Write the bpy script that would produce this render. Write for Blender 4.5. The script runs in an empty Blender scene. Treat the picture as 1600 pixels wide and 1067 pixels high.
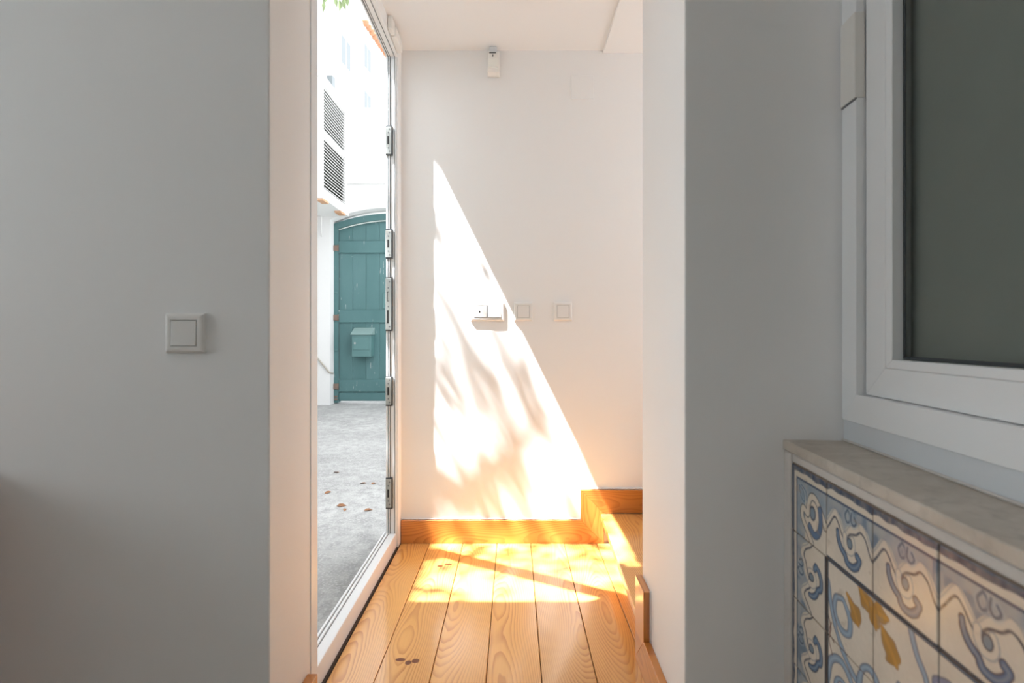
import bpy, bmesh, math, random
import numpy as np
from mathutils import Vector, Matrix

# ------------------------------------------------------------------ camera, sky, sun, exposure
scene = bpy.context.scene
C = scene.collection
scene.view_settings.view_transform = 'Standard'
scene.view_settings.look = 'None'
scene.view_settings.gamma = 1.0
scene.view_settings.use_curve_mapping = False
scene.view_settings.exposure = 0.95
scene.cycles.max_bounces = 14
scene.cycles.diffuse_bounces = 10
scene.cycles.transparent_max_bounces = 16
scene.cycles.sample_clamp_indirect = 8.0

cam_d = bpy.data.cameras.new('camera'); cam = bpy.data.objects.new('camera', cam_d); C.objects.link(cam)
cam.location = (0, 0, 0.97); cam.rotation_euler = (math.radians(90), 0, 0)
cam_d.sensor_width = 36.0; cam_d.lens = 18.0
cam_d.shift_x = -3 / 1600; cam_d.shift_y = -11.5 / 1600
cam_d.clip_start = 0.02; cam_d.clip_end = 300
cam_d.dof.use_dof = True; cam_d.dof.focus_distance = 2.6; cam_d.dof.aperture_fstop = 4.5
scene.camera = cam

world = bpy.data.worlds.new('hazy_sky'); scene.world = world; world.use_nodes = True
bg = world.node_tree.nodes['Background']
bg.inputs[0].default_value = (0.93, 0.965, 1.0, 1); bg.inputs[1].default_value = 1.55

SUN = Vector((1.0, 0.45, -2.03)).normalized()
sun_d = bpy.data.lights.new('sun', 'SUN'); sun_o = bpy.data.objects.new('sun', sun_d); C.objects.link(sun_o)
sun_d.energy = 21.5; sun_d.angle = math.radians(0.53); sun_d.color = (0.98, 0.99, 1.0)
sun_o.location = (-6, -2, 12); sun_o.rotation_euler = SUN.to_track_quat('-Z', 'Y').to_euler()

# daylight coming in through the window in the left wall of the near room
win_l = bpy.data.lights.new('window_daylight', 'AREA'); win_lo = bpy.data.objects.new('window_daylight', win_l); C.objects.link(win_lo)
win_l.shape = 'RECTANGLE'; win_l.size = 1.1; win_l.size_y = 1.1; win_l.energy = 7.0; win_l.color = (0.80, 0.95, 1.0)
win_lo.location = (-3.25, 0.3, 1.53); win_lo.rotation_euler = (0, math.radians(-90), 0)

# fill light added at the unseen stair end to brighten the hall
st_l = bpy.data.lights.new('stair_fill_light', 'AREA'); st_lo = bpy.data.objects.new('stair_fill_light', st_l); C.objects.link(st_lo)
st_l.shape = 'RECTANGLE'; st_l.size = 1.3; st_l.size_y = 0.65; st_l.energy = 2.6; st_l.color = (0.90, 0.96, 1.0)
st_lo.location = (2.33, 1.97, 1.55); st_lo.rotation_euler = (0, math.radians(90), 0)

# ------------------------------------------------------------------ helpers
ORG = {}
def tag(o, label, cat, group=None, kind=None):
    o['label'] = label; o['category'] = cat
    if group: o['group'] = group
    if kind: o['kind'] = kind
    return o
def empty(name, loc):
    o = bpy.data.objects.new(name, None); C.objects.link(o); o.location = loc; o.empty_display_size = 0.05
    ORG[o.name] = Vector(loc); return o
def link_mesh(name, me, mat, parent, org):
    o = bpy.data.objects.new(name, me); C.objects.link(o)
    if mat is not None and not me.materials: me.materials.append(mat)
    ORG[o.name] = Vector(org)
    if parent is not None:
        o.parent = parent; o.location = Vector(org) - ORG[parent.name]
    else: o.location = org
    return o
def mesh(name, verts, faces, mat, parent=None, org=None, smooth=False, bevel=0.0, seg=1):
    """verts in world space; the object's origin is the middle of its box"""
    v = np.array([tuple(p) for p in verts], float)
    if org is None: org = (v.min(0) + v.max(0)) / 2
    me = bpy.data.meshes.new(name)
    me.from_pydata([tuple(p) for p in (v - np.array(org))], [], faces)
    bm = bmesh.new(); bm.from_mesh(me)
    bmesh.ops.recalc_face_normals(bm, faces=bm.faces)
    if bevel > 0:
        bmesh.ops.bevel(bm, geom=[e for e in bm.edges if e.calc_face_angle(0) > 0.5], offset=bevel, segments=seg, affect='EDGES', profile=0.6, clamp_overlap=True)
    bm.to_mesh(me); bm.free()
    if smooth: me.shade_smooth()
    return link_mesh(name, me, mat, parent, org)
BF = [(0,3,2,1),(4,5,6,7),(0,1,5,4),(1,2,6,5),(2,3,7,6),(3,0,4,7)]
def box(name, x0, x1, y0, y1, z0, z1, mat, parent=None, bevel=0.0, seg=1, org=None):
    v = [(x0,y0,z0),(x1,y0,z0),(x1,y1,z0),(x0,y1,z0),(x0,y0,z1),(x1,y0,z1),(x1,y1,z1),(x0,y1,z1)]
    return mesh(name, v, BF, mat, parent, org, bevel=bevel, seg=seg)
def boxes(name, L, mat, parent=None):
    v, f = [], []
    for (x0,x1,y0,y1,z0,z1) in L:
        b = len(v)
        v += [(x0,y0,z0),(x1,y0,z0),(x1,y1,z0),(x0,y1,z0),(x0,y0,z1),(x1,y0,z1),(x1,y1,z1),(x0,y1,z1)]
        f += [tuple(i+b for i in q) for q in BF]
    return mesh(name, v, f, mat, parent)
def prism(name, base, off, mat, parent=None, bevel=0.0, seg=1, smooth=False):
    """closed polygon (world points) swept by the vector off"""
    n = len(base); off = Vector(off)
    v = [Vector(p) for p in base] + [Vector(p) + off for p in base]
    f = [tuple(range(n)), tuple(range(2*n-1, n-1, -1))] + [(i, (i+1) % n, n+(i+1) % n, n+i) for i in range(n)]
    return mesh(name, v, f, mat, parent, bevel=bevel, seg=seg, smooth=smooth)
def tube(name, pts, rad, mat, parent=None, n=8):
    pts = [Vector(p) for p in pts]; k = len(pts)
    R = rad if isinstance(rad, (list, tuple)) else [rad]*k
    v, f = [], []
    for i, p in enumerate(pts):
        d = (pts[min(i+1, k-1)] - pts[max(i-1, 0)]).normalized()
        a = d.orthogonal().normalized() if i == 0 else (a - d*a.dot(d)).normalized()
        b = d.cross(a)
        for j in range(n):
            t = 2*math.pi*j/n
            v.append(p + (a*math.cos(t) + b*math.sin(t))*R[i])
    for i in range(k-1):
        for j in range(n):
            f.append((i*n+j, i*n+(j+1) % n, (i+1)*n+(j+1) % n, (i+1)*n+j))
    f += [tuple(range(n)), tuple(range((k-1)*n, k*n))]
    return mesh(name, v, f, mat, parent, smooth=True)
def disc(name, c, nrm, r, depth, mat, parent=None, n=16, rx=1.0, bevel=0.0):
    c = Vector(c); nrm = Vector(nrm).normalized(); a = nrm.orthogonal().normalized()
    if abs(nrm.z) < 0.9: a = nrm.cross(Vector((0,0,1))).normalized()
    else: a = Vector((1,0,0))
    b = nrm.cross(a)
    base = [c + a*(r*rx*math.cos(2*math.pi*i/n)) + b*(r*math.sin(2*math.pi*i/n)) for i in range(n)]
    return prism(name, base, nrm*depth, mat, parent, bevel=bevel)

# ------------------------------------------------------------------ materials
def new_mat(name):
    m = bpy.data.materials.new(name); m.use_nodes = True
    nt = m.node_tree; b = nt.nodes['Principled BSDF']
    return m, nt, b
class N:
    def __init__(s, nt): s.nt = nt
    def add(s, t, **kw):
        n = s.nt.nodes.new(t)
        for k, v in kw.items(): setattr(n, k, v)
        return n
    def put(s, sock, v):
        if isinstance(v, bpy.types.NodeSocket): s.nt.links.new(v, sock)
        elif v is not None: sock.default_value = v
    def math(s, op, a, b=None, c=None):
        n = s.add('ShaderNodeMath', operation=op); s.put(n.inputs[0], a)
        if b is not None: s.put(n.inputs[1], b)
        if c is not None: s.put(n.inputs[2], c)
        return n.outputs[0]
    def noise(s, vec, scale, detail=2.0, rough=0.5, dist=0.0):
        n = s.add('ShaderNodeTexNoise'); s.put(n.inputs['Vector'], vec); n.inputs['Scale'].default_value = scale
        n.inputs['Detail'].default_value = detail; n.inputs['Roughness'].default_value = rough; n.inputs['Distortion'].default_value = dist
        return n.outputs[0]
    def ramp(s, f, stops, interp='LINEAR'):
        n = s.add('ShaderNodeValToRGB'); s.put(n.inputs[0], f); r = n.color_ramp; r.interpolation = interp
        while len(r.elements) < len(stops): r.elements.new(0.5)
        for e, (p, c) in zip(r.elements, stops):
            e.position = p; e.color = (c if len(c) == 4 else (*c, 1)) if isinstance(c, tuple) else (c, c, c, 1)
        return n.outputs[0]
    def mix(s, f, a, b, typ='MIX'):
        n = s.add('ShaderNodeMix', data_type='RGBA', blend_type=typ)
        s.put(n.inputs[0], f); s.put(n.inputs[6], a if isinstance(a, bpy.types.NodeSocket) else (*a, 1)); s.put(n.inputs[7], b if isinstance(b, bpy.types.NodeSocket) else (*b, 1))
        return n.outputs[2]
    def vec(s, x, y, z):
        n = s.add('ShaderNodeCombineXYZ')
        for i, q in enumerate((x, y, z)): s.put(n.inputs[i], q)
        return n.outputs[0]
    def sep(s, v):
        n = s.add('ShaderNodeSeparateXYZ'); s.put(n.inputs[0], v); return n.outputs
    def bump(s, b, h, strength, dist):
        n = s.add('ShaderNodeBump'); n.inputs['Strength'].default_value = strength; n.inputs['Distance'].default_value = dist
        s.put(n.inputs['Height'], h); s.nt.links.new(n.outputs[0], b.inputs['Normal'])
def plain(name, col, rough=0.5, metal=0.0, bump=0.0, bscale=60.0, var=0.0, vscale=6.0, spec=0.5):
    m, nt, b = new_mat(name); h = N(nt)
    co = h.add('ShaderNodeTexCoord').outputs['Object']
    b.inputs['Roughness'].default_value = rough; b.inputs['Metallic'].default_value = metal
    b.inputs['Specular IOR Level'].default_value = spec
    f = h.noise(co, vscale, 3)
    c = h.mix(f, tuple(q*(1-var) for q in col), tuple(min(1, q*(1+var)) for q in col))
    nt.links.new(c, b.inputs['Base Color'])
    if bump > 0: h.bump(b, h.noise(co, bscale, 3), bump, 0.002)
    return m
def wood(name, axis, lo, mid, hi, freq=185.0, rough=0.28):
    m, nt, b = new_mat(name); h = N(nt)
    x, y, z = h.sep(h.add('ShaderNodeTexCoord').outputs['Object'])
    if axis == 'X': x, y = z, x
    elif axis == 'Z': x, y = x, z
    elif axis == 'YZ': x, y = z, y
    rnd = h.add('ShaderNodeObjectInfo').outputs['Random']
    off = h.math('MULTIPLY', rnd, 37.0)
    yo = h.math('ADD', y, off)
    w1 = h.noise(h.vec(h.math('MULTIPLY', x, 1.0), h.math('MULTIPLY', yo, 0.8), off), 1.0, 1)
    w2 = h.noise(h.vec(off, h.math('MULTIPLY', yo, 1.0), h.math('MULTIPLY', x, 1.0)), 1.0, 2)
    w3 = h.noise(h.vec(h.math('MULTIPLY', x, 22.0), h.math('MULTIPLY', yo, 4.0), off), 1.0, 2)
    xp = h.math('ADD', h.math('ADD', x, h.math('MULTIPLY', h.math('SUBTRACT', w1, 0.5), 0.10)), h.math('MULTIPLY', h.math('SUBTRACT', rnd, 0.5), 0.11))
    D = h.math('ADD', h.math('MULTIPLY', w2, 0.22), -0.04)
    r = h.math('SQRT', h.math('ADD', h.math('MULTIPLY', xp, xp), h.math('MULTIPLY', D, D)))
    ring = h.math('ADD', h.math('MULTIPLY', r, freq), h.math('MULTIPLY', w3, 1.5))
    fr = h.math('FRACT', ring)
    g = h.ramp(fr, [(0.0, 0.0), (0.45, 0.12), (0.82, 0.85), (0.93, 1.0), (1.0, 0.0)])
    fine = h.noise(h.vec(h.math('MULTIPLY', x, 420.0), h.math('MULTIPLY', yo, 9.0), off), 1.0, 2)
    broad = h.noise(h.vec(h.math('MULTIPLY', x, 9.0), h.math('MULTIPLY', yo, 1.2), off), 1.0, 2)
    base = h.mix(broad, hi, mid)
    patch = h.noise(h.vec(h.math('MULTIPLY', x, 14.0), h.math('MULTIPLY', yo, 2.5), off), 1.0, 2)
    c = h.mix(h.math('MULTIPLY', g, h.ramp(patch, [(0.3, 0.30), (0.7, 0.85)])), base, lo)
    c = h.mix(h.math('MULTIPLY', fine, 0.30), c, lo)
    tint = h.math('ADD', 0.90, h.math('MULTIPLY', rnd, 0.2))
    c = h.mix(1.0, c, h.vec(tint, tint, tint), 'MULTIPLY')
    nt.links.new(c, b.inputs['Base Color'])
    b.inputs['Roughness'].default_value = rough
    b.inputs['Coat Weight'].default_value = 0.7; b.inputs['Coat Roughness'].default_value = 0.13
    h.bump(b, h.math('MULTIPLY', g, -1.0), 0.08, 0.001)
    return m

M = {}
M['plaster'] = plain('white_plaster_paint', (0.85, 0.845, 0.84), 0.62, bump=0.10, bscale=55, var=0.012, vscale=3)
M['ceil'] = plain('white_ceiling_paint', (0.86, 0.855, 0.85), 0.8, bump=0.03, var=0.01)
M['rough_plaster'] = plain('rough_white_plaster', (0.55, 0.52, 0.49), 0.85, bump=0.7, bscale=90, var=0.06, vscale=30)
M['ext'] = plain('exterior_whitewash', (0.64, 0.64, 0.635), 0.9, bump=0.2, bscale=25, var=0.03, vscale=2)
M['pvc'] = plain('white_window_plastic', (0.78, 0.79, 0.80), 0.32, var=0.01)
M['pvc_dim'] = plain('grey_sealant_strip', (0.60, 0.63, 0.66), 0.5, var=0.03)
M['alu'] = plain('white_lacquered_aluminium', (0.80, 0.82, 0.84), 0.38, var=0.01, spec=0.35)
M['gap_dark'] = plain('black_rubber_and_gap_shade', (0.03, 0.035, 0.04), 0.6)  # window seals and joints; also the painted gap shade round the strike plates
M['groove'] = plain('grey_rubber_seal', (0.16, 0.17, 0.18), 0.6)
M['steel'] = plain('brushed_steel', (0.40, 0.42, 0.41), 0.45, metal=0.35, var=0.04, vscale=40)
M['hole'] = plain('dark_slot', (0.02, 0.02, 0.02), 0.8)
M['switch'] = plain('white_switch_plastic', (0.80, 0.785, 0.765), 0.3, var=0.005)
M['cream'] = plain('cream_sensor_plastic', (0.82, 0.80, 0.765), 0.35, var=0.005)
M['lens'] = plain('milky_sensor_lens', (0.84, 0.83, 0.78), 0.5)
M['led'] = plain('dark_indicator', (0.03, 0.03, 0.035), 0.3)
M['knot'] = plain('dark_pine_knot', (0.16, 0.045, 0.015), 0.35, var=0.4, vscale=120)
M['filler'] = plain('dark_floor_gap', (0.05, 0.03, 0.02), 0.8)
M['stone'] = plain('pale_stone_floor', (0.42, 0.39, 0.35), 0.5, var=0.1)
M['caulk'] = plain('white_caulk', (0.82, 0.83, 0.84), 0.6)
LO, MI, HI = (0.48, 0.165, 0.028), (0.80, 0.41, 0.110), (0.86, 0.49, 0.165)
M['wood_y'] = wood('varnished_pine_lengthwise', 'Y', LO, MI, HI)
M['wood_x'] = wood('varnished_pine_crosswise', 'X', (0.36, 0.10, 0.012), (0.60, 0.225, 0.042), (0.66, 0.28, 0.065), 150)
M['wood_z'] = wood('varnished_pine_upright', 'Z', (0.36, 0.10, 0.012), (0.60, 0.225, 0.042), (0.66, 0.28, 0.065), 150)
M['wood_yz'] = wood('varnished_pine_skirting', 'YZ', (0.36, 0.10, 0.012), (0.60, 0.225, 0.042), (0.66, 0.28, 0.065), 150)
M['shutter'] = plain('dark_grey_shutter', (0.205, 0.21, 0.195), 0.8, var=0.06, vscale=14, bump=0.15, bscale=180)
M['teal_box'] = plain('teal_lacquer', (0.075, 0.165, 0.165), 0.45, var=0.04)
M['teal_lid'] = plain('pale_teal_lacquer', (0.20, 0.29, 0.28), 0.5, var=0.04)
M['rust'] = plain('rusty_brown_iron', (0.17, 0.12, 0.095), 0.8, var=0.3, vscale=60)
M['terracotta'] = plain('terracotta', (0.46, 0.22, 0.12), 0.8, var=0.25, vscale=8)
M['orange_wood'] = plain('raw_orange_timber', (0.50, 0.29, 0.17), 0.7, var=0.2, vscale=30)
M['louver'] = plain('white_painted_timber', (0.66, 0.66, 0.65), 0.6, var=0.02)
M['dark_in'] = plain('bay_interior_shade', (0.03, 0.035, 0.025), 0.9, var=0.2)
M['pane'] = plain('far_window_pane', (0.20, 0.225, 0.235), 0.4)
M['cable'] = plain('grey_cable_sheath', (0.38, 0.35, 0.30), 0.7, var=0.2, vscale=60)
M['bark'] = plain('grey_brown_bark', (0.16, 0.12, 0.085), 0.9, bump=0.6, bscale=40, var=0.3)
M['dry'] = plain('dry_brown_leaf', (0.26, 0.115, 0.05), 0.8, var=0.3, vscale=30)

def leaf_mat():
    m, nt, b = new_mat('green_leaf'); h = N(nt)
    rnd = h.noise(h.add('ShaderNodeTexCoord').outputs['Object'], 6.0, 2)
    c = h.mix(rnd, (0.12, 0.165, 0.075), (0.22, 0.27, 0.14)); nt.links.new(c, b.inputs['Base Color']); b.inputs['Roughness'].default_value = 0.5
    tr = h.add('ShaderNodeBsdfTranslucent'); nt.links.new(c, tr.inputs[0])
    mx = h.add('ShaderNodeMixShader'); mx.inputs[0].default_value = 0.4
    nt.links.new(b.outputs[0], mx.inputs[1]); nt.links.new(tr.outputs[0], mx.inputs[2])
    nt.links.new(mx.outputs[0], nt.nodes['Material Output'].inputs[0]); return m
M['leaf'] = leaf_mat()
def glass_mat(name, tint):
    m, nt, b = new_mat(name); h = N(nt); nt.nodes.remove(b)
    t = h.add('ShaderNodeBsdfTransparent'); t.inputs[0].default_value = (*tint, 1)
    g = h.add('ShaderNodeBsdfGlossy'); g.inputs['Roughness'].default_value = 0.02
    lw = h.add('ShaderNodeLayerWeight'); lw.inputs[0].default_value = 0.5
    fac = h.math('ADD', h.math('MULTIPLY', h.math('POWER', lw.outputs['Facing'], 5.0), 0.7), 0.025)
    mx = h.add('ShaderNodeMixShader'); nt.links.new(fac, mx.inputs[0]); nt.links.new(t.outputs[0], mx.inputs[1]); nt.links.new(g.outputs[0], mx.inputs[2])
    nt.links.new(mx.outputs[0], nt.nodes['Material Output'].inputs[0]); return m
M['glass'] = glass_mat('clear_pane_glass', (0.93, 0.95, 0.94))
def concrete():
    m, nt, b = new_mat('weathered_pale_concrete'); h = N(nt)
    co = h.add('ShaderNodeTexCoord').outputs['Object']
    a = h.noise(co, 1.6, 6, 0.65, 0.4); bb = h.noise(co, 14, 6, 0.7); c2 = h.noise(co, 90, 3)
    c = h.ramp(a, [(0.30, (0.23, 0.228, 0.223)), (0.52, (0.36, 0.358, 0.35)), (0.7, (0.44, 0.438, 0.43))])
    c = h.mix(h.ramp(bb, [(0.42, 0.0), (0.62, 0.75)]), c, (0.24, 0.238, 0.235))
    c = h.mix(h.ramp(c2, [(0.5, 0.0), (0.75, 0.5)]), c, (0.60, 0.59, 0.58))
    nt.links.new(c, b.inputs['Base Color']); b.inputs['Roughness'].default_value = 0.9
    h.bump(b, h.math('ADD', bb, h.math('MULTIPLY', c2, 0.4)), 0.6, 0.01); return m
M['concrete'] = concrete()
def marble():
    m, nt, b = new_mat('honed_beige_marble'); h = N(nt)
    co = h.add('ShaderNodeTexCoord').outputs['Object']
    a = h.noise(co, 5, 6, 0.6, 1.2); v = h.noise(co, 28, 5, 0.6, 0.6)
    c = h.ramp(a, [(0.35, (0.42, 0.37, 0.31)), (0.6, (0.56, 0.51, 0.45))])
    c = h.mix(h.ramp(v, [(0.52, 0.0), (0.66, 0.5)]), c, (0.33, 0.29, 0.25))
    nt.links.new(c, b.inputs['Base Color']); b.inputs['Roughness'].default_value = 0.45; return m
M['marble'] = marble()
def teal():
    m, nt, b = new_mat('flaking_teal_paint'); h = N(nt)
    x, y, z = h.sep(h.add('ShaderNodeTexCoord').outputs['Object'])
    rnd = h.math('MULTIPLY', h.add('ShaderNodeObjectInfo').outputs['Random'], 19.0)
    big = h.noise(h.vec(h.math('MULTIPLY', x, 3.0), rnd, h.math('MULTIPLY', z, 1.0)), 1.0, 3)
    c = h.mix(big, (0.042, 0.118, 0.120), (0.085, 0.175, 0.180))
    fl = h.noise(h.vec(h.math('MULTIPLY', x, 60.0), rnd, h.math('MULTIPLY', z, 7.0)), 1.0, 3, 0.6)
    reg = h.noise(h.vec(h.math('MULTIPLY', x, 9.0), rnd, h.math('MULTIPLY', z, 2.0)), 1.0, 2)
    k = h.math('MULTIPLY', h.ramp(fl, [(0.66, 0.0), (0.70, 1.0)]), h.ramp(reg, [(0.5, 0.0), (0.6, 1.0)]))
    c = h.mix(k, c, (0.50, 0.52, 0.51))
    nt.links.new(c, b.inputs['Base Color']); b.inputs['Roughness'].default_value = 0.6
    h.bump(b, fl, 0.3, 0.004); return m
M['teal'] = teal()
def tile_mat():
    m, nt, b = new_mat('painted_glazed_earthenware'); h = N(nt)
    at = h.add('ShaderNodeAttribute'); at.attribute_name = 'paint'
    nt.links.new(at.outputs['Color'], b.inputs['Base Color'])
    b.inputs['Roughness'].default_value = 0.22; b.inputs['Specular IOR Level'].default_value = 0.6
    co = h.add('ShaderNodeTexCoord').outputs['Object']
    h.bump(b, h.noise(co, 35, 3), 0.12, 0.002); return m
M['tile'] = tile_mat()
M['tile_body'] = plain('dark_tile_joint', (0.20, 0.15, 0.11), 0.85, var=0.2)

# ------------------------------------------------------------------ the setting: rooms
XL, XD = -0.525, -0.578          # hall face of the door wall, its outer face
YB = 2.388                        # back wall
ZC = 2.292                        # hall ceiling
YG, YO = 1.10, 1.32               # left wall of the opening: near face, outer face
YR = 1.13                         # near face of the right wall
# floors: every board its own object
floor = empty('floor', (0, 1.2, 0)); tag(floor, 'varnished orange pine floorboards running towards the back wall', 'floor', kind='structure')
box('stone_slab', -3.2, 0.605, -2.6, 1.038, -0.05, 0.0, M['stone'], floor)
box('subfloor', -3.2, 0.605, 1.039, 1.0999, -0.05, -0.024, M['filler'], floor)
box('subfloor', -0.55, 2.3, 1.1, 2.40, -0.05, -0.024, M['filler'], floor)
joints = [-0.5245, -0.391, -0.236, -0.078, 0.078, 0.233, 0.383, 0.54]
hall_planks = []
for a, b2 in zip(joints[:-1], joints[1:]):
    hall_planks.append(box('plank', a+0.0012, b2-0.0012, 1.04, 2.372, -0.022, 0.0, M['wood_y'], floor, bevel=0.0012))
for (kx, ky, r, rx, pl) in [(-0.338, 1.526, 0.0075, 2.0, 1), (-0.312, 1.512, 0.010, 0.95, 1), (-0.292, 1.520, 0.010, 1.15, 1), (-0.309, 2.142, 0.008, 1.5, 1), (-0.277, 2.157, 0.007, 2.2, 1)]:
    disc('knot', (kx, ky, -0.0006), (0, 0, 1), r, 0.0009, M['knot'], hall_planks[pl], rx=rx)

w = box('wall_back', -0.578, 2.5, YB, 2.65, -0.06, 2.5, M['plaster']); tag(w, 'white plastered back wall of the sunlit hall', 'wall', kind='structure')
w = box('wall_left', -3.4, XL, YG, YO, -0.06, 2.36, M['plaster'], bevel=0.004, seg=2); tag(w, 'dim white wall left of the opening, with one switch', 'wall', kind='structure')
w = prism('wall_right', [(0.377, YR, -0.06), (2.5, YR, -0.06), (2.5, 1.54, -0.06), (0.386, 1.54, -0.06)], (0, 0, 2.5), M['plaster'], bevel=0.004, seg=2)
tag(w, 'thick white wall right of the opening, beside the window', 'wall', kind='structure')
w = boxes('wall_end', [(2.3, 2.5, 1.54, YB, -0.06, 0.85), (2.3, 2.5, 1.54, YB, 2.22, 2.5), (2.3, 2.5, 1.54, 1.62, 0.85, 2.22), (2.3, 2.5, 2.32, YB, 0.85, 2.22)], M['plaster']); tag(w, 'white wall closing the stair passage, with an unseen hole added for light', 'wall', kind='structure')  # opening added so skylight brightens the hall from the right
w = box('wall_lintel', XL, 0.3785, YG+0.005, YO, 2.1, 2.36, M['plaster']); tag(w, 'white lintel over the opening to the hall', 'wall', kind='structure')
w = box('wall_door', XD, XL, YO, YB, 2.225, 2.5, M['plaster']); tag(w, 'white strip of wall above the open door', 'wall', kind='structure')
ce = empty('ceiling', (0.5, 2.0, ZC)); tag(ce, 'white ceiling of the hall with a lower strip at right', 'ceiling', kind='structure')
box('ceiling_slab', XL, 2.3, YO, YB, ZC, 2.5, M['ceil'], ce)
box('soffit', 0.414, 2.3, 1.54, YB, 2.279, ZC, M['ceil'], ce, bevel=0.003)
w = box('ceiling_near', -4.1, 0.95, -2.8, YO, 2.36, 2.44, M['ceil']); tag(w, 'white ceiling of the dim near room', 'ceiling', kind='structure')
boxes_l = [(-3.4, -3.2, -2.8, -0.3, -0.06, 2.36), (-3.4, -3.2, 0.9, YG, -0.06, 2.36), (-3.4, -3.2, -0.3, 0.9, -0.06, 0.95), (-3.4, -3.2, -0.3, 0.9, 2.12, 2.36)]
w = boxes('wall_near_left', boxes_l, M['plaster']); tag(w, 'white side wall of the near room with a window hole', 'wall', kind='structure')
w = box('wall_rear', -3.2, 0.9, -2.8, -2.6, -0.06, 2.36, M['plaster']); tag(w, 'white rear wall of the near room', 'wall', kind='structure')

# skirting
T = 0.018
bb = empty('baseboard_back', (0, YB, 0)); tag(bb, 'orange pine skirting stepping up along the back wall', 'baseboard', kind='structure')
def front_poly(name, pts, mat): return prism(name, [(x, YB-T, z) for x, z in pts], (0, T, 0), mat, bb, bevel=0.0012)
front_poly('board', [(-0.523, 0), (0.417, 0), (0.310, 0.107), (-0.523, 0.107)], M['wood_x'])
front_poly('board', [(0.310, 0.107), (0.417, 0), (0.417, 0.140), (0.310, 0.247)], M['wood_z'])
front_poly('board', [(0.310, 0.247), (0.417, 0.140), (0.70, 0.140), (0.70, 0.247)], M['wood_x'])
box('caulk_line', -0.523, 0.308, YB-0.006, YB, 0.107, 0.112, M['caulk'], bb, bevel=0.002)
box('caulk_line', 0.308, 0.70, YB-0.006, YB, 0.247, 0.254, M['caulk'], bb, bevel=0.002)
br = empty('baseboard_right', (0.37, 1.4, 0)); tag(br, 'orange pine skirting stepping up on the right wall end', 'baseboard', kind='structure')
def wxr(y): return 0.377 + (y-YR)*0.009/0.41
def side_poly(name, pts, mat, t=0.021):
    v = [(wxr(y)-t, y, z) for y, z in pts] + [(wxr(y)-0.0003, y, z) for y, z in pts]; n = len(pts)
    return mesh(name, v, [tuple(range(n)), tuple(range(2*n-1, n-1, -1))] + [(i, (i+1) % n, n+(i+1) % n, n+i) for i in range(n)], mat, br, bevel=0.0012)
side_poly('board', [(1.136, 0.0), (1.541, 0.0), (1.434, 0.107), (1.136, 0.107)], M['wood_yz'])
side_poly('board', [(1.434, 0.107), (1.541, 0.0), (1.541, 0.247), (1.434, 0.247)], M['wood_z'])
mesh('caulk_line', [(wxr(1.43)-0.004, 1.43, 0.10), (wxr(1.43), 1.43, 0.10), (wxr(1.434), 1.434, 0.10), (wxr(1.434)-0.004, 1.434, 0.10),
                    (wxr(1.43)-0.004, 1.43, 0.252), (wxr(1.43), 1.43, 0.252), (wxr(1.434), 1.434, 0.252), (wxr(1.434)-0.004, 1.434, 0.252)], BF, M['caulk'], br)
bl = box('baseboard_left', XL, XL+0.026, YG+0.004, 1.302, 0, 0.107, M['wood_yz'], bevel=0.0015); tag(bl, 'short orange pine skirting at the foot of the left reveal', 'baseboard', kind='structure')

# stairs going up to the right
for k in range(3):
    st = empty('stair_step', (0.45+0.27*k, 1.95, 0.14*k))
    tag(st, ['orange pine first step at the foot of the stairs', 'second pine stair step, hidden behind the right wall', 'third pine stair step, hidden behind the right wall'][k], 'step', 'stairs up to the right', 'structure')
    dx, z = 0.27*k, 0.14*(k+1)
    nf, nb = 0.366+dx, 0.402+dx
    v = [(nf, 1.542, z-0.03), (nf+0.31, 1.542, z-0.03), (nb+0.275, YB-T-0.001, z-0.03), (nb, YB-T-0.001, z-0.03)]
    prism('tread', v, (0, 0, 0.03), M['wood_y'], st, bevel=0.006, seg=3)
    v = [(nf+0.04, 1.542, z-0.14), (nf+0.06, 1.542, z-0.14), (nb+0.06, YB-T-0.001, z-0.14), (nb+0.04, YB-T-0.001, z-0.14)]
    prism('riser', v, (0, 0, 0.109), M['wood_yz'], st)

# ------------------------------------------------------------------ the door: frame, strike plates, opened glazed leaf
YJ = 2.315                         # face of the far jamb
d1 = empty('door_1', (-0.555, 1.85, 0)); tag(d1, 'white metal frame of the open glazed door to the courtyard', 'door', kind='structure')
jb = box('jamb', -0.575, -0.533, YJ, YB, 0.0, 2.225, M['alu'], d1, bevel=0.0015)
box('jamb_cover', -0.5325, -0.5255, YJ+0.008, YB, 0.0, 2.225, M['plaster'], d1)
for (x0, x1, p, mt) in [(-0.577, -0.570, 0.005, 'alu'), (-0.5695, -0.5665, 0.0025, 'groove'), (-0.566, -0.5615, 0.006, 'alu'), (-0.561, -0.5585, 0.002, 'groove'), (-0.5405, -0.538, 0.0015, 'groove')]:
    box('jamb_rib' if mt == 'alu' else 'seal', x0, x1, YJ-p, YJ+0.001, 0.07, 2.224, M[mt], jb)
jn = box('jamb', -0.575, -0.5235, 1.3205, 1.366, 0.0, 2.225, M['alu'], d1, bevel=0.0015)
hd = box('head', -0.575, -0.533, 1.366, YJ, 2.226, 2.29, M['alu'], d1, bevel=0.0015)
for (x0, x1, p, mt) in [(-0.575, -0.5705, 0.004, 'alu'), (-0.570, -0.567, 0.002, 'groove'), (-0.562, -0.5595, 0.002, 'groove'), (-0.5405, -0.538, 0.0025, 'groove')]:
    box('head_rib' if mt == 'alu' else 'seal', x0, x1, 1.367, YJ-0.001, 2.226-p, 2.2265, M[mt], hd)
sl = box('threshold', -0.588, -0.533, 1.366, YJ-0.0005, 0.0, 0.068, M['alu'], d1, bevel=0.002)
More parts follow.
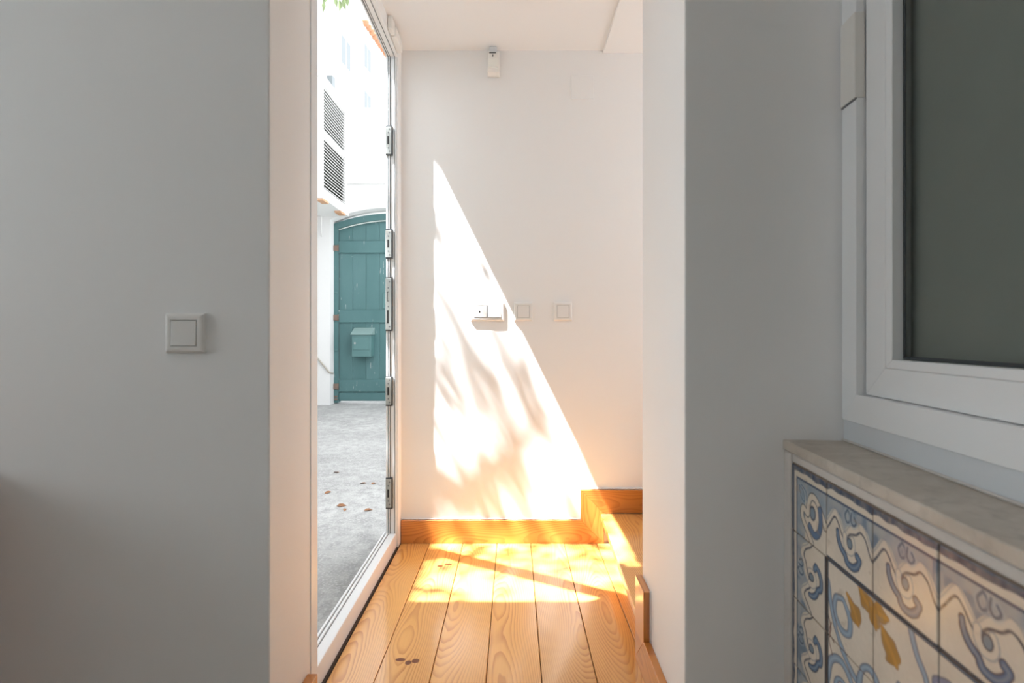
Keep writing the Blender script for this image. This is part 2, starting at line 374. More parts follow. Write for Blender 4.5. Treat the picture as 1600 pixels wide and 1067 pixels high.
for (x0, x1, p, mt) in [(-0.588, -0.581, 0.006, 'alu'), (-0.580, -0.577, 0.0008, 'groove'), (-0.576, -0.568, 0.004, 'alu'), (-0.567, -0.5645, 0.0008, 'groove')]:
    box('threshold_rib' if mt == 'alu' else 'seal', x0, x1, 1.368, YJ-0.002, 0.067, 0.068+p, M[mt], sl)
box('threshold_base', -0.66, -0.533, 1.325, YB, -0.08, -0.001, M['concrete'], d1)
box('floor_seal', -0.5335, -0.5255, 1.366, YB-T, -0.02, 0.004, M['filler'], d1)
for (zc, hh, kind) in [(1.843, 0.125, 0), (1.3775, 0.125, 0), (1.106, 0.234, 1), (0.713, 0.125, 0), (0.253, 0.132, 0)]:
    p = box('strike_plate', -0.5785, -0.5515, YJ-0.0100, YJ-0.002, zc-hh/2, zc+hh/2, M['steel'], d1, bevel=0.002)
    box('gap_dark', -0.578, -0.5475, YJ-0.0090, YJ+0.0005, zc-hh/2-0.0045, zc+hh/2+0.004, M['gap_dark'], p, bevel=0.001)  # black backing stands for the shade in the gap around the plate
    if kind == 0:
        box('slot', -0.570, -0.562, YJ-0.0103, YJ-0.0095, zc-0.018, zc+0.018, M['hole'], p)
        sc = (-0.050, -0.034, 0.034, 0.050)
    else:
        box('slot', -0.572, -0.5635, YJ-0.0103, YJ-0.0095, zc-0.088, zc-0.028, M['hole'], p)
        box('slot', -0.572, -0.5625, YJ-0.0103, YJ-0.0095, zc+0.012, zc+0.055, M['hole'], p)
        box('latch_bolt', -0.5685, -0.5645, YJ-0.0110, YJ-0.0093, zc+0.014, zc+0.053, M['steel'], p)
        sc = (-0.102, -0.012, 0.072, 0.100)
    for i, dz in enumerate(sc):
        disc('screw', (-0.5605 if i in (0, 3) else -0.5655, YJ-0.0099, zc+dz), (0, -1, 0), 0.0036, 0.0008, M['groove'], p, n=10)
# the leaf stands open into the courtyard
e = Vector((-0.88, 0.476, 0)).normalized(); nn = Vector((e.y, -e.x, 0)); h0 = Vector((-0.592, 1.382, 0))
def leafbox(name, u0, u1, z0, z1, t0, t1, mat, par, bevel=0.0):
    v = []
    for z in (z0, z1):
        for (u, t) in ((u0, t0), (u1, t0), (u1, t1), (u0, t1)): v.append(h0 + e*u + nn*t + Vector((0, 0, z)))
    return mesh(name, v, BF, mat, par, bevel=bevel)
lf = leafbox('leaf_stile', 0, 0.09, 0.085, 2.15, -0.022, 0.022, M['alu'], d1, 0.002)
leafbox('leaf_stile', 0.83, 0.92, 0.085, 2.15, -0.022, 0.022, M['alu'], d1, 0.002)
leafbox('leaf_rail', 0.09, 0.83, 0.085, 0.185, -0.022, 0.022, M['alu'], d1, 0.002)
leafbox('leaf_rail', 0.09, 0.83, 2.075, 2.15, -0.022, 0.022, M['alu'], d1, 0.002)
leafbox('leaf_pane', 0.085, 0.835, 0.18, 2.08, -0.003, 0.003, M['glass'], d1)

# ------------------------------------------------------------------ window on the right, its wall, sill and tiles
tv = Vector((-0.084, -1.0, 0)).normalized(); nv = Vector((tv.y, -tv.x, 0)); C0 = Vector((0.605, YR, 0))   # along the wall to the viewer / into the room
def Wp(u, n, z): return C0 + tv*u + nv*n + Vector((0, 0, z))
def wbox(name, u0, u1, n0, n1, z0, z1, mat, par=None, bevel=0.0, seg=1):
    v = [Wp(u, n, z) for z in (z0, z1) for (u, n) in ((u0, n0), (u1, n0), (u1, n1), (u0, n1))]
    return mesh(name, v, BF, mat, par, bevel=bevel, seg=seg)
def wpoly(name, pts, n0, n1, mat, par=None, bevel=0.0):
    k = len(pts); v = [Wp(u, n0, z) for u, z in pts] + [Wp(u, n1, z) for u, z in pts]
    return mesh(name, v, [tuple(range(k)), tuple(range(2*k-1, k-1, -1))] + [(i, (i+1) % k, k+(i+1) % k, k+i) for i in range(k)], mat, par, bevel=bevel)
ww = empty('wall_window', Wp(0.5, 0, 0)); tag(ww, 'white plastered window wall in the right foreground', 'wall', kind='structure')
wbox('wall_below', 0, 3.74, -0.30, 0.0, -0.06, 0.717, M['plaster'], ww)
wbox('wall_beside', 1.30, 3.74, -0.30, 0.0, 0.717, 2.36, M['plaster'], ww)
wbox('wall_above', 0, 1.30, -0.30, 0.0, 2.16, 2.36, M['plaster'], ww)
wbox('plaster_edge', 0.0, 0.036, 0.0, 0.010, -0.05, 0.716, M['rough_plaster'], ww, bevel=0.006, seg=2)
wbox('plaster_edge', 0.036, 1.28, 0.0, 0.008, 0.697, 0.716, M['rough_plaster'], ww, bevel=0.003)
sill = wbox('window_sill', 0.001, 1.298, -0.135, 0.012, 0.717, 0.738, M['marble'], None, bevel=0.003, seg=2)
tag(sill, 'beige marble window sill above the painted tiles', 'window sill', kind='structure')
w1 = empty('window_1', Wp(0.65, -0.13, 0.738)); tag(w1, 'white plastic framed window with dark shuttered pane', 'window', kind='structure')
wbox('base_strip', 0.002, 1.298, -0.16, -0.116, 0.7385, 0.785, M['pvc_dim'], w1)
wbox('silicone_bead', 0.002, 1.298, -0.116, -0.110, 0.7382, 0.743, M['rough_plaster'], w1, bevel=0.002)
def frame4(name, u0, u1, z0, z1, wd, n0, n1, mat, par, wb=None):
    wb = wb or wd
    ui, uj, zi, zj = u0+wd, u1-wd, z0+wb, z1-wd
    out = []
    for pts in ([(u0, z0), (ui, zi), (ui, zj), (u0, z1)], [(u1, z0), (u1, z1), (uj, zj), (uj, zi)], [(u0, z0), (u1, z0), (uj, zi), (ui, zi)], [(u0, z1), (ui, zj), (uj, zj), (u1, z1)]):
        out.append(wpoly(name, pts, n0, n1, mat, par, 0.0008))
    return out
frame4('frame_member', 0.003, 1.297, 0.785, 2.155, 0.052, -0.185, -0.112, M['pvc'], w1, 0.059)
frame4('frame_gap', 0.0545, 1.2455, 0.8435, 2.1035, 0.012, -0.186, -0.150, M['gap_dark'], w1)
for (s0, s1) in ((0.060, 0.648), (0.652, 1.240)):
    fm = frame4('sash_member', s0, s1, 0.8455, 2.096, 0.062, -0.178, -0.129, M['pvc'], w1, 0.058)
    frame4('glazing_bead', s0+0.0625, s1-0.0625, 0.8455+0.0585, 2.096-0.0625, 0.019, -0.150, -0.1295, M['pvc'], w1, 0.017)
    frame4('seal', s0+0.082, s1-0.082, 0.922, 2.013, 0.006, -0.1515, -0.149, M['gap_dark'], w1)
    wbox('pane', s0+0.078, s1-0.078, -0.156, -0.152, 0.918, 2.018, M['glass'], w1)
    wbox('shutter_panel', s0+0.07, s1-0.07, -0.185, -0.172, 0.90, 2.03, M['shutter'], w1)
wbox('shutter_backing', 0.002, 1.298, -0.24, -0.216, 0.74, 2.158, M['shutter'], w1)
M['hinge'] = plain('off_white_hinge_plastic', (0.72, 0.70, 0.665), 0.4)
hc = wbox('hinge_cover', 0.004, 0.0535, -0.1118, -0.1080, 1.462, 1.640, M['hinge'], w1, bevel=0.001)
wbox('hinge_cover', 0.0535, 0.0575, -0.1285, -0.1080, 1.462, 1.640, M['hinge'], w1, bevel=0.001)
wbox('hinge_seam', 0.004, 0.0580, -0.1120, -0.1095, 1.4585, 1.4615, M['groove'], w1)

# --- painted tile panel
TS, TG = 0.1405, 0.0007
U0, Z0 = 0.0385, 0.696
def catmull(P, n=8):
    P = [np.array(p, float) for p in P]; Q = [P[0]] + P + [P[-1]]; out = []
    for i in range(1, len(Q)-2):
        for t in np.linspace(0, 1, n, endpoint=False):
            a, b, c, d = Q[i-1], Q[i], Q[i+1], Q[i+2]
            out.append(0.5*((2*b)+(-a+c)*t+(2*a-5*b+4*c-d)*t*t+(-a+3*b-3*c+d)*t**3))
    out.append(P[-1]); return np.array(out)
def dist(U, V, P):
    d = np.full(U.shape, 9.0)
    for a, b in zip(P[:-1], P[1:]):
        ab = b-a; L = ab@ab + 1e-12
        t = np.clip(((U-a[0])*ab[0]+(V-a[1])*ab[1])/L, 0, 1)
        d = np.minimum(d, np.hypot(U-a[0]-t*ab[0], V-a[1]-t*ab[1]))
    return d
def dist_t(U, V, P):
    d = np.full(U.shape, 9.0); tt = np.zeros(U.shape); k = len(P)-1
    for i, (a, b) in enumerate(zip(P[:-1], P[1:])):
        ab = b-a; L = ab@ab + 1e-12
        t = np.clip(((U-a[0])*ab[0]+(V-a[1])*ab[1])/L, 0, 1)
        q = np.hypot(U-a[0]-t*ab[0], V-a[1]-t*ab[1]); m = q < d
        d = np.where(m, q, d); tt = np.where(m, (i+t)/k, tt)
    return d, tt
def sstep(e0, e1, x): t = np.clip((x-e0)/(e1-e0), 0, 1); return t*t*(3-2*t)
def over(img, cov, col): return img*(1-cov[..., None]) + np.array(col)*cov[..., None]
INK, BLUE, WASH, PALE, CREAM = (0.030, 0.040, 0.075), (0.075, 0.125, 0.21), (0.22, 0.285, 0.35), (0.36, 0.42, 0.47), (0.66, 0.585, 0.49)
YEL, YELD, PURP = (0.42, 0.21, 0.035), (0.28, 0.13, 0.03), (0.16, 0.07, 0.06)
rs = np.random.RandomState(4)
_g = rs.rand(40, 40)
def vnoise(U, V, f):
    x, y = (U*f) % 39, (V*f) % 39; i, j = x.astype(int), y.astype(int); a, b = x-i, y-j; a = a*a*(3-2*a); b = b*b*(3-2*b)
    return (_g[i, j]*(1-a)+_g[(i+1) % 40, j]*a)*(1-b)+(_g[i, (j+1) % 40]*(1-a)+_g[(i+1) % 40, (j+1) % 40]*a)*b
CONT = catmull([(-0.02, 0.585), (0.06, 0.50), (0.19, 0.345), (0.28, 0.385), (0.36, 0.49), (0.44, 0.545), (0.55, 0.44), (0.68, 0.395), (0.77, 0.335), (0.87, 0.385), (0.95, 0.52), (1.02, 0.595)], 5)
CURL = catmull([(0.44, 0.545), (0.445, 0.63), (0.50, 0.70), (0.58, 0.69), (0.62, 0.62), (0.60, 0.54)], 5)
DOLPH = catmull([(0.27, 0.56), (0.30, 0.66), (0.37, 0.74), (0.45, 0.79), (0.50, 0.86), (0.60, 0.875), (0.69, 0.83), (0.75, 0.74), (0.70, 0.70)], 6)
PETAL = [catmull([(0.50, 0.20), (0.44, 0.28), (0.48, 0.36), (0.54, 0.33), (0.54, 0.25), (0.50, 0.20)], 4), catmull([(0.58, 0.22), (0.57, 0.31), (0.62, 0.36), (0.68, 0.31), (0.64, 0.25)], 4)]
def border(img, A, B, s=0.0):
    """border drawing; A runs along the border, B away from its outer edge"""
    n1, n2 = vnoise(A+s, B, 9), vnoise(A+s+3, B+5, 24)
    yc = np.interp(A, CONT[:, 0], CONT[:, 1])
    inside = sstep(0.03, -0.01, B-yc+0.02)*sstep(0.17, 0.185, B)
    img = over(img, inside*(0.62+0.38*n1), np.array(WASH)*0.95)
    img = over(img, inside*sstep(0.55, 0.75, n1)*0.5, BLUE)
    dc = dist(A, B, CONT)
    img = over(img, sstep(0.062, 0.050, np.hypot(dist(A, B-0.0, CONT), 0))*0.95, CREAM)
    dk = dist(A, B-0.052, CONT); img = over(img, sstep(0.020, 0.010, dk)*(0.75+0.25*n2), INK)
    dk = dist(A, B+0.055, CONT); img = over(img, sstep(0.014, 0.006, dk)*0.45, BLUE)
    dk = dist(A, B, CURL); img = over(img, sstep(0.05, 0.04, dk)*0.9, CREAM)
    img = over(img, sstep(0.012, 0.005, np.abs(dk-0.045))*0.55, BLUE)
    for P in PETAL:
        dk = dist(A, B, P); img = over(img, sstep(0.055, 0.02, dk)*0.55, PALE); img = over(img, sstep(0.020, 0.009, dk)*0.9, np.array(BLUE)*0.7)
    r = np.hypot((A-0.545)/0.85, B-0.605); img = over(img, sstep(0.078, 0.068, r), INK); img = over(img, sstep(0.060, 0.050, r), np.array(WASH)*0.8)
    dd = dist(A, B, DOLPH); wv = 0.040*(0.75+0.5*vnoise(A, B, 14))
    img = over(img, sstep(wv+0.014, wv+0.004, dd), np.array(INK)*1.0); img = over(img, sstep(wv, wv-0.012, dd), np.array(BLUE)*1.25); img = over(img, sstep(0.018, 0.004, dd)*0.7, WASH)
    return img
def stripes(img, A, B, s=0.0):
    n1 = vnoise(A*1.0+s, B*0+s, 7); n2 = vnoise(A+s, B, 20)
    img = over(img, sstep(0.0, 0.01, B)*sstep(0.16, 0.15, B), CREAM)
    img = over(img, sstep(0.088+0.05*(n1-0.5), 0.070+0.05*(n1-0.5), B)*(0.80+0.2*n2), (0.03, 0.05, 0.10))
    img = over(img, sstep(0.150, 0.158, B)*sstep(0.190, 0.180, B), (0.05, 0.075, 0.13))
    return img
FIELD = []   # strokes of the middle field, in tiles: (points, width, colour, outline)
def st_(pts, w, col, ol=True): FIELD.append((catmull(pts, 7), w, col, ol))
LB = (0.25, 0.33, 0.42)
for (ox, oy) in ((0, 0), (2, 1), (0, 2), (2, 3), (3.1, 0.6), (1.1, 2.9)):
    st_([(1.03+ox, 1.30+oy), (1.12+ox, 1.62+oy), (1.30+ox, 1.92+oy), (1.55+ox, 2.12+oy), (1.72+ox, 2.20+oy)], 0.040, LB)
    st_([(1.36+ox, 1.36+oy), (1.22+ox, 1.42+oy), (1.20+ox, 1.60+oy), (1.34+ox, 1.76+oy), (1.52+ox, 1.72+oy), (1.54+ox, 1.52+oy), (1.42+ox, 1.38+oy), (1.36+ox, 1.36+oy)], 0.038, LB)
    st_([(1.72+ox, 2.20+oy), (1.80+ox, 1.96+oy), (1.98+ox, 1.88+oy), (2.14+ox, 2.05+oy), (2.20+ox, 2.35+oy), (2.40+ox, 2.52+oy), (2.70+ox, 2.40+oy), (2.78+ox, 2.05+oy), (2.62+ox, 1.72+oy)], 0.042, LB)
    st_([(2.44+ox, 1.72+oy), (2.36+ox, 1.95+oy), (2.46+ox, 2.22+oy), (2.60+ox, 2.12+oy), (2.58+ox, 1.86+oy), (2.44+ox, 1.72+oy)], 0.032, LB)
    st_([(1.02+ox, 2.62+oy), (1.10+ox, 2.30+oy), (1.34+ox, 2.16+oy), (1.60+ox, 2.30+oy), (1.66+ox, 2.62+oy), (1.55+ox, 2.9+oy)], 0.046, LB)
    st_([(1.18+ox, 2.70+oy), (1.25+ox, 2.45+oy), (1.42+ox, 2.40+oy), (1.52+ox, 2.62+oy)], 0.030, LB)
    st_([(1.48+ox, 1.24+oy), (1.58+ox, 1.32+oy), (1.66+ox, 1.40+oy), (1.72+ox, 1.50+oy)], 0.075, YEL)
    st_([(1.74+ox, 1.02+oy), (1.86+ox, 1.12+oy), (1.98+ox, 1.18+oy)], 0.085, YEL)
    st_([(2.26+ox, 1.12+oy), (2.14+ox, 1.14+oy), (2.00+ox, 1.14+oy)], 0.085, YEL)
    st_([(1.96+ox, 1.06+oy), (2.02+ox, 1.20+oy), (2.05+ox, 1.34+oy)], 0.085, YEL)
    st_([(2.16+ox, 1.26+oy), (2.24+ox, 1.36+oy), (2.34+ox, 1.46+oy), (2.40+ox, 1.54+oy)], 0.105, YEL)
    st_([(1.80+ox, 2.30+oy), (1.92+ox, 2.48+oy), (1.96+ox, 2.70+oy)], 0.06, YEL)
    st_([(1.04+ox, 1.75+oy), (1.10+ox, 1.88+oy), (1.06+ox, 2.05+oy), (1.14+ox, 2.2+oy)], 0.016, PURP, False)
    st_([(1.12+ox, 1.80+oy), (1.06+ox, 1.95+oy), (1.18+ox, 2.02+oy)], 0.014, PURP, False)
    st_([(2.62+ox, 1.02+oy), (2.70+ox, 1.22+oy), (2.84+ox, 1.40+oy), (2.86+ox, 1.62+oy), (2.74+ox, 1.9+oy)], 0.035, LB)
    st_([(2.98+ox, 1.34+oy), (3.14+ox, 1.28+oy), (3.22+ox, 1.38+oy), (3.34+ox, 1.34+oy), (3.42+ox, 1.22+oy)], 0.06, (0.20, 0.22, 0.32))
    st_([(3.12+ox, 1.34+oy), (3.10+ox, 1.60+oy), (3.16+ox, 1.9+oy)], 0.035, (0.24, 0.26, 0.36))
def tile_paint(ci, ri, U, V):
    A, B = U-ci, V-ri
    n1, n2 = vnoise(U+7, V+2, 3.1), vnoise(U+1, V+9, 30)
    img = np.ones(U.shape+(3,))*np.array(CREAM)
    img *= (0.92+0.14*n1+0.06*(n2-0.5))[..., None]
    if ri == 0 and ci > 0:
        img = border(img, A, B, ci*1.7); img = stripes(img, A, B, ci*2.3)
        img = over(img, sstep(0.955, 0.968, B), (0.05, 0.065, 0.10))
    elif ci == 0 and ri > 0:
        img = border(img, 1-A*0-B, A, ri*1.3); img = stripes(img, B, A, ri*1.1)
        img = over(img, sstep(0.955, 0.968, A), (0.04, 0.045, 0.06))
    elif ci == 0 and ri == 0:
        # corner: frame on two sides, wash behind an arched contour
        K = catmull([(0.98, 0.62), (0.90, 0.50), (0.74, 0.34), (0.60, 0.33), (0.52, 0.46), (0.50, 0.60), (0.36, 0.56), (0.34, 0.70), (0.50, 0.86), (0.62, 0.98)], 6)
        lim = np.minimum(A, B)
        wash = sstep(0.02, -0.02, np.minimum(A-0.42, B-0.38))*sstep(0.16, 0.18, lim)
        wash = np.maximum(wash, sstep(0.0, 0.05, A-0.75)*sstep(0.02, -0.02, B-0.34-0.9*np.maximum(A-0.8, 0))*sstep(0.17, 0.18, B))
        img = over(img, wash*(0.6+0.4*vnoise(A, B, 9)), WASH)
        dk = dist(A, B, K); img = over(img, sstep(0.055, 0.045, dk), CREAM); img = over(img, sstep(0.014, 0.006, np.abs(dk-0.050))*0.85, INK)
        for P in (catmull([(0.24, 0.26), (0.30, 0.42), (0.40, 0.46), (0.36, 0.32), (0.24, 0.26)], 5), catmull([(0.30, 0.24), (0.44, 0.30), (0.46, 0.42)], 5)):
            dk = dist(A, B, P); img = over(img, sstep(0.05, 0.02, dk)*0.6, PALE); img = over(img, sstep(0.015, 0.006, dk)*0.8, BLUE)
        r = np.hypot(A-0.64, (B-0.55)/1.2); img = over(img, sstep(0.095, 0.08, r), INK); img = over(img, sstep(0.070, 0.058, r), np.array(WASH)*0.85)
        D2 = catmull([(0.84, 0.44), (0.86, 0.62), (0.80, 0.78), (0.68, 0.84), (0.56, 0.76)], 6); dk = dist(A, B, D2)
        img = over(img, sstep(0.062, 0.052, dk), np.array(INK)*1.5); img = over(img, sstep(0.048, 0.036, dk), np.array(BLUE)*1.3)
        img = stripes(img, A, np.where(A < B, A, B), 0.4)
        img = over(img, sstep(0.0, 0.01, A)*sstep(0.05, 0.04, A), (0.06, 0.08, 0.13))
    else:
        for (P, wd, col, ol) in FIELD:
            if P[:, 0].min() > U.max()+0.1 or P[:, 0].max() < U.min()-0.1 or P[:, 1].min() > V.max()+0.1 or P[:, 1].max() < V.min()-0.1: continue
            dd, tt = dist_t(U, V, P); wv = wd*(0.7+0.6*vnoise(U, V, 8))
            if col == YEL: wv = wv*(0.25+1.15*np.sin(np.pi*tt**1.6)**0.8)
            if ol: img = over(img, sstep(wv+0.016, wv+0.004, dd)*0.85, np.array(YELD) if col == YEL else (0.08, 0.10, 0.17))
            img = over(img, sstep(wv, wv-0.012, dd)*0.92, np.array(col)*1.0)
            if ol: img = over(img, sstep(wd*0.45, wd*0.1, dd)*0.5, np.array(col)*1.5)
        if ri == 1: img = over(img, sstep(0.035, 0.02, B), (0.05, 0.065, 0.10))
        if ci == 1: img = over(img, sstep(0.05, 0.035, A), (0.035, 0.04, 0.055))
    ed = np.minimum(np.minimum(A, 1-A), np.minimum(B, 1-B))
    img = over(img, sstep(0.012, 0.002, ed)*0.5, (0.22, 0.15, 0.10))
    chips = sstep(0.80, 0.86, vnoise(U*1.3+2, V*1.3+4, 11))*sstep(0.6, 0.8, vnoise(U+8, V+3, 3)); img = over(img, chips*0.35, (0.33, 0.25, 0.18))
    return np.clip(img, 0, 1)
panel = empty('tile_panel', Wp(U0+0.35, 0.004, 0.0)); tag(panel, 'blue and white painted glazed wall tiles under the window sill', 'tile panel')
wbox('mortar_bed', U0-0.001, U0+TS*5+0.001, 0.0005, 0.0058, max(0.0, Z0-TS*5), Z0+0.001, M['tile_body'], panel)
random.seed(5)
for ri in range(5):
    for ci in range(5):
        if Z0-TS*(ri+1) < -0.01: continue
        n = 96 if (ri < 4 and ci < 4) else 16
        g = np.linspace(0, 1, n+1); A, B = np.meshgrid(g, g)
        col = tile_paint(ci, ri, A+ci, B+ri)
        jt = [random.uniform(-0.0006, 0.0006) for _ in range(4)]; nf = 0.0088
        ua, ub, za, zb = U0+TS*ci+TG, U0+TS*(ci+1)-TG, Z0-TS*ri-TG, Z0-TS*(ri+1)+TG
        UU, ZZ = ua+(ub-ua)*A, za+(zb-za)*B
        ed = np.minimum(np.minimum(A, 1-A), np.minimum(B, 1-B))
        NN = nf + jt[0]*A + jt[1]*B + jt[2]*(1-A)*(1-B) - 0.0012*np.clip(1-ed/0.012, 0, 1)**2
        org = Wp((ua+ub)/2, nf, (za+zb)/2)
        P = np.stack([C0.x+tv.x*UU+nv.x*NN, C0.y+tv.y*UU+nv.y*NN, ZZ], -1).reshape(-1, 3) - np.array(org)
        m1 = n+1; idx = np.arange(m1*m1).reshape(m1, m1)
        F = np.stack([idx[:-1, :-1], idx[1:, :-1], idx[1:, 1:], idx[:-1, 1:]], -1).reshape(-1, 4).tolist()
        cor = [idx[0, 0], idx[0, -1], idx[-1, -1], idx[-1, 0]]
        ringi = list(idx[0, :-1]) + list(idx[:-1, -1]) + list(idx[-1, :0:-1]) + list(idx[:0:-1, 0])
        nb0 = len(P); back = [tuple(P[i]-np.array(nv)*0.004) for i in ringi]
        V = [tuple(p) for p in P] + back; k = len(ringi)
        for i in range(k): F.append([int(ringi[i]), int(ringi[(i+1) % k]), nb0+(i+1) % k, nb0+i])
        me = bpy.data.meshes.new('tile'); me.from_pydata(V, [], F)
        at = me.color_attributes.new('paint', 'FLOAT_COLOR', 'POINT')
        cc = np.ones((len(V), 4), np.float32); cc[:m1*m1, :3] = col.reshape(-1, 3); cc[m1*m1:, :3] = (0.45, 0.33, 0.22)
        at.data.foreach_set('color', cc.ravel())
        me.shade_smooth()
        link_mesh('tile', me, M['tile'], panel, org)

# ------------------------------------------------------------------ switches and sensors
def ring_plate(name, cx, cz, y, w, hgt, depth, inner, mat, par):
    """bevelled frame lying on a wall that faces the viewer, with a hole for the rockers"""
    L = [(0, 0.0), (0.0015, 0.55*depth), (0.005, depth*0.92), (0.009, depth), (inner-0.001, depth), (inner, depth-0.0025)]
    v, f = [], []
    for (ins, d) in L:
        for sx, sz in ((-1, -1), (1, -1), (1, 1), (-1, 1)): v.append((cx+sx*(w/2-ins), y-d, cz+sz*(hgt/2-ins)))
    for i in range(len(L)-1):
        for j in range(4): f.append((i*4+j, i*4+(j+1) % 4, (i+1)*4+(j+1) % 4, (i+1)*4+j))
    f.append((0, 1, 2, 3)); b = (len(L)-1)*4; f.append((b, b+1, b+2, b+3))
    return mesh(name, v, f, mat, par, bevel=0.0006)
def rocker(cx, cz, y, s, d0, d1, par, mat, wd=None):
    h = s/2; hx = (wd or s)/2
    v = [(cx-hx, y-0.004, cz-h), (cx+hx, y-0.004, cz-h), (cx+hx, y-0.004, cz+h), (cx-hx, y-0.004, cz+h), (cx-hx, y-d0, cz-h), (cx+hx, y-d0, cz-h), (cx+hx, y-d1, cz+h), (cx-hx, y-d1, cz+h)]
    return mesh('rocker', v, BF, mat, par, bevel=0.0012, seg=2)
def gapplate(cx, cz, y, s, d, par): return box('shadow_gap', cx-s/2, cx+s/2, y-d, y-0.001, cz-s/2, cz+s/2, M['groove'], par)
def switch(cx, cz, y, label, size=0.086, group=None):
    s = empty('light_switch', (cx, y, cz)); tag(s, label, 'light switch', group)
    ring_plate('frame', cx, cz, y, size, size, 0.011, 0.0155, M['switch'], s)
    gapplate(cx, cz, y, size-0.030, 0.0088, s)
    rocker(cx, cz, y, size-0.033, 0.0125, 0.0105, s, M['switch'])
switch(-0.703, 0.972, YG-0.0003, 'white square rocker switch alone on the dim left wall')
switch(0.044, 1.0745, YB-0.0003, 'white rocker switch at the edge of the sunlight on back wall', 0.088, 'switches on the back wall')
switch(0.228, 1.0755, YB-0.0003, 'white rocker switch in the shade, rightmost on back wall', 0.088, 'switches on the back wall')
ds = empty('double_switch', (-0.124, YB, 1.074)); tag(ds, 'white double switch plate in the sunlight on back wall', 'light switch', 'switches on the back wall')
ring_plate('frame', -0.124, 1.074, YB-0.0003, 0.158, 0.088, 0.011, 0.0155, M['switch'], ds)
box('shadow_gap', -0.187, -0.061, YB-0.0088, YB-0.001, 1.046, 1.102, M['switch'], ds)
rk = rocker(-0.1565, 1.0745, YB-0.0003, 0.054, 0.0125, 0.0110, ds, M['switch'], 0.061)
disc('indicator', (-0.160, YB-0.0122, 1.074), (0, -1, 0), 0.0045, 0.0008, M['led'], rk, n=12)
rocker(-0.0915, 1.0745, YB-0.0003, 0.054, 0.0145, 0.0115, ds, M['switch'], 0.061)
cp = empty('cover_plate', (0.319, YB, 2.119)); tag(cp, 'square blank cover plate painted like the wall, near the ceiling', 'cover plate')
box('plate', 0.266, 0.372, YB-0.004, YB-0.0002, 2.064, 2.174, M['plaster'], cp, bevel=0.0015)
for (x, z) in ((0.274, 2.119), (0.364, 2.119)): disc('screw', (x, YB-0.0038, z), (0, -1, 0), 0.003, 0.0008, M['plaster'], cp, n=10)
md = empty('motion_detector', (-0.094, YB-0.03, 2.2)); tag(md, 'white motion detector hung from a bracket on the back wall', 'motion detector')
box('bracket', -0.113, -0.079, YB-0.040, YB-0.0005, 2.262, 2.2915, M['pvc_dim'], md, bevel=0.003)
pr = [(0.0, 2.160), (-0.020, 2.160), (-0.037, 2.168), (-0.042, 2.182), (-0.042, 2.232), (-0.038, 2.262), (-0.010, 2.266), (0.0, 2.262)]
bd = prism('body', [(-0.121, YB-0.008+y, z) for y, z in pr], (0.054, 0, 0), M['cream'], md, bevel=0.003, seg=2)
prism('lens', [(-0.115, YB-0.008+y, z) for y, z in [(-0.0415, 2.186), (-0.0455, 2.189), (-0.0465, 2.207), (-0.0455, 2.226), (-0.0415, 2.229)]], (0.042, 0, 0), M['lens'], bd)
box('text_strip', -0.113, -0.082, YB-0.0500, YB-0.0480, 2.254, 2.2575, M['led'], bd)
box('indicator', -0.0985, -0.0945, YB-0.0510, YB-0.0490, 2.238, 2.246, M['led'], bd)
dc = empty('door_contact', (-0.51, 2.2, 2.25)); tag(dc, 'small white magnetic contact at the top corner of the door frame', 'door sensor')
box('magnet', -0.5245, -0.500, 2.175, 2.300, 2.232, 2.276, M['cream'], dc, bevel=0.003)
box('contact_switch', -0.5245, -0.505, 2.120, 2.174, 2.236, 2.290, M['cream'], dc, bevel=0.003)

ch = empty('added_chest', (-1.45, 0.8, 0)); tag(ch, 'brown wooden chest added to shade and tint the dim left wall, out of view', 'chest')  # unseen chest added to block window light and tint the wall brown
cw = plain('brown_bounce_timber', (0.42, 0.17, 0.07), 0.5, var=0.15)
box('body', -1.76, -1.15, 0.56, 1.085, 0.06, 0.64, cw, ch, bevel=0.004); box('lid', -1.78, -1.13, 0.54, 1.09, 0.641, 0.68, cw, ch, bevel=0.006)
for x in (-1.74, -1.22):
    for y in (0.58, 1.02): box('foot', x, x+0.05, y, y+0.05, 0, 0.0595, cw, ch)
# ------------------------------------------------------------------ the courtyard
def gz(y): return -0.06 + 0.06*min(1, max(0, (y-1.5)/5.6))
ys = [-6, 1.5, 3, 5, 7.1, 20]; V = []; F = []
for y in ys: V += [(-12, y, gz(y)), (6, y, gz(y))]
for i in range(len(ys)-1): F.append((2*i, 2*i+1, 2*i+3, 2*i+2))
gr = mesh('ground', V, F, M['concrete']); tag(gr, 'weathered pale concrete paving of the courtyard', 'ground', kind='structure')
GY, WY = 7.15, 7.0
gcx, ghw, gzs, gza = -1.70, 0.815, 2.51, 2.655          # gate centre, half width, spring, crown
def arch(hw, zs, za, n=17, x0=None, x1=None):
    R = (hw*hw + (za-zs)**2)/(2*(za-zs)); a = math.asin(hw/R)
    return [(gcx + R*math.sin(t), za - R + R*math.cos(t)) for t in np.linspace(-a, a, n)]
wc = empty('wall_courtyard', (-3, WY, 0)); tag(wc, 'whitewashed courtyard wall around the teal gate', 'wall', kind='structure')
ap = arch(ghw, 2.535, 2.70)
pts = [(-9, -0.05), (gcx-ghw, -0.05)] + ap + [(gcx+ghw, -0.05), (5, -0.05), (5, 3.02), (-9, 3.02)]
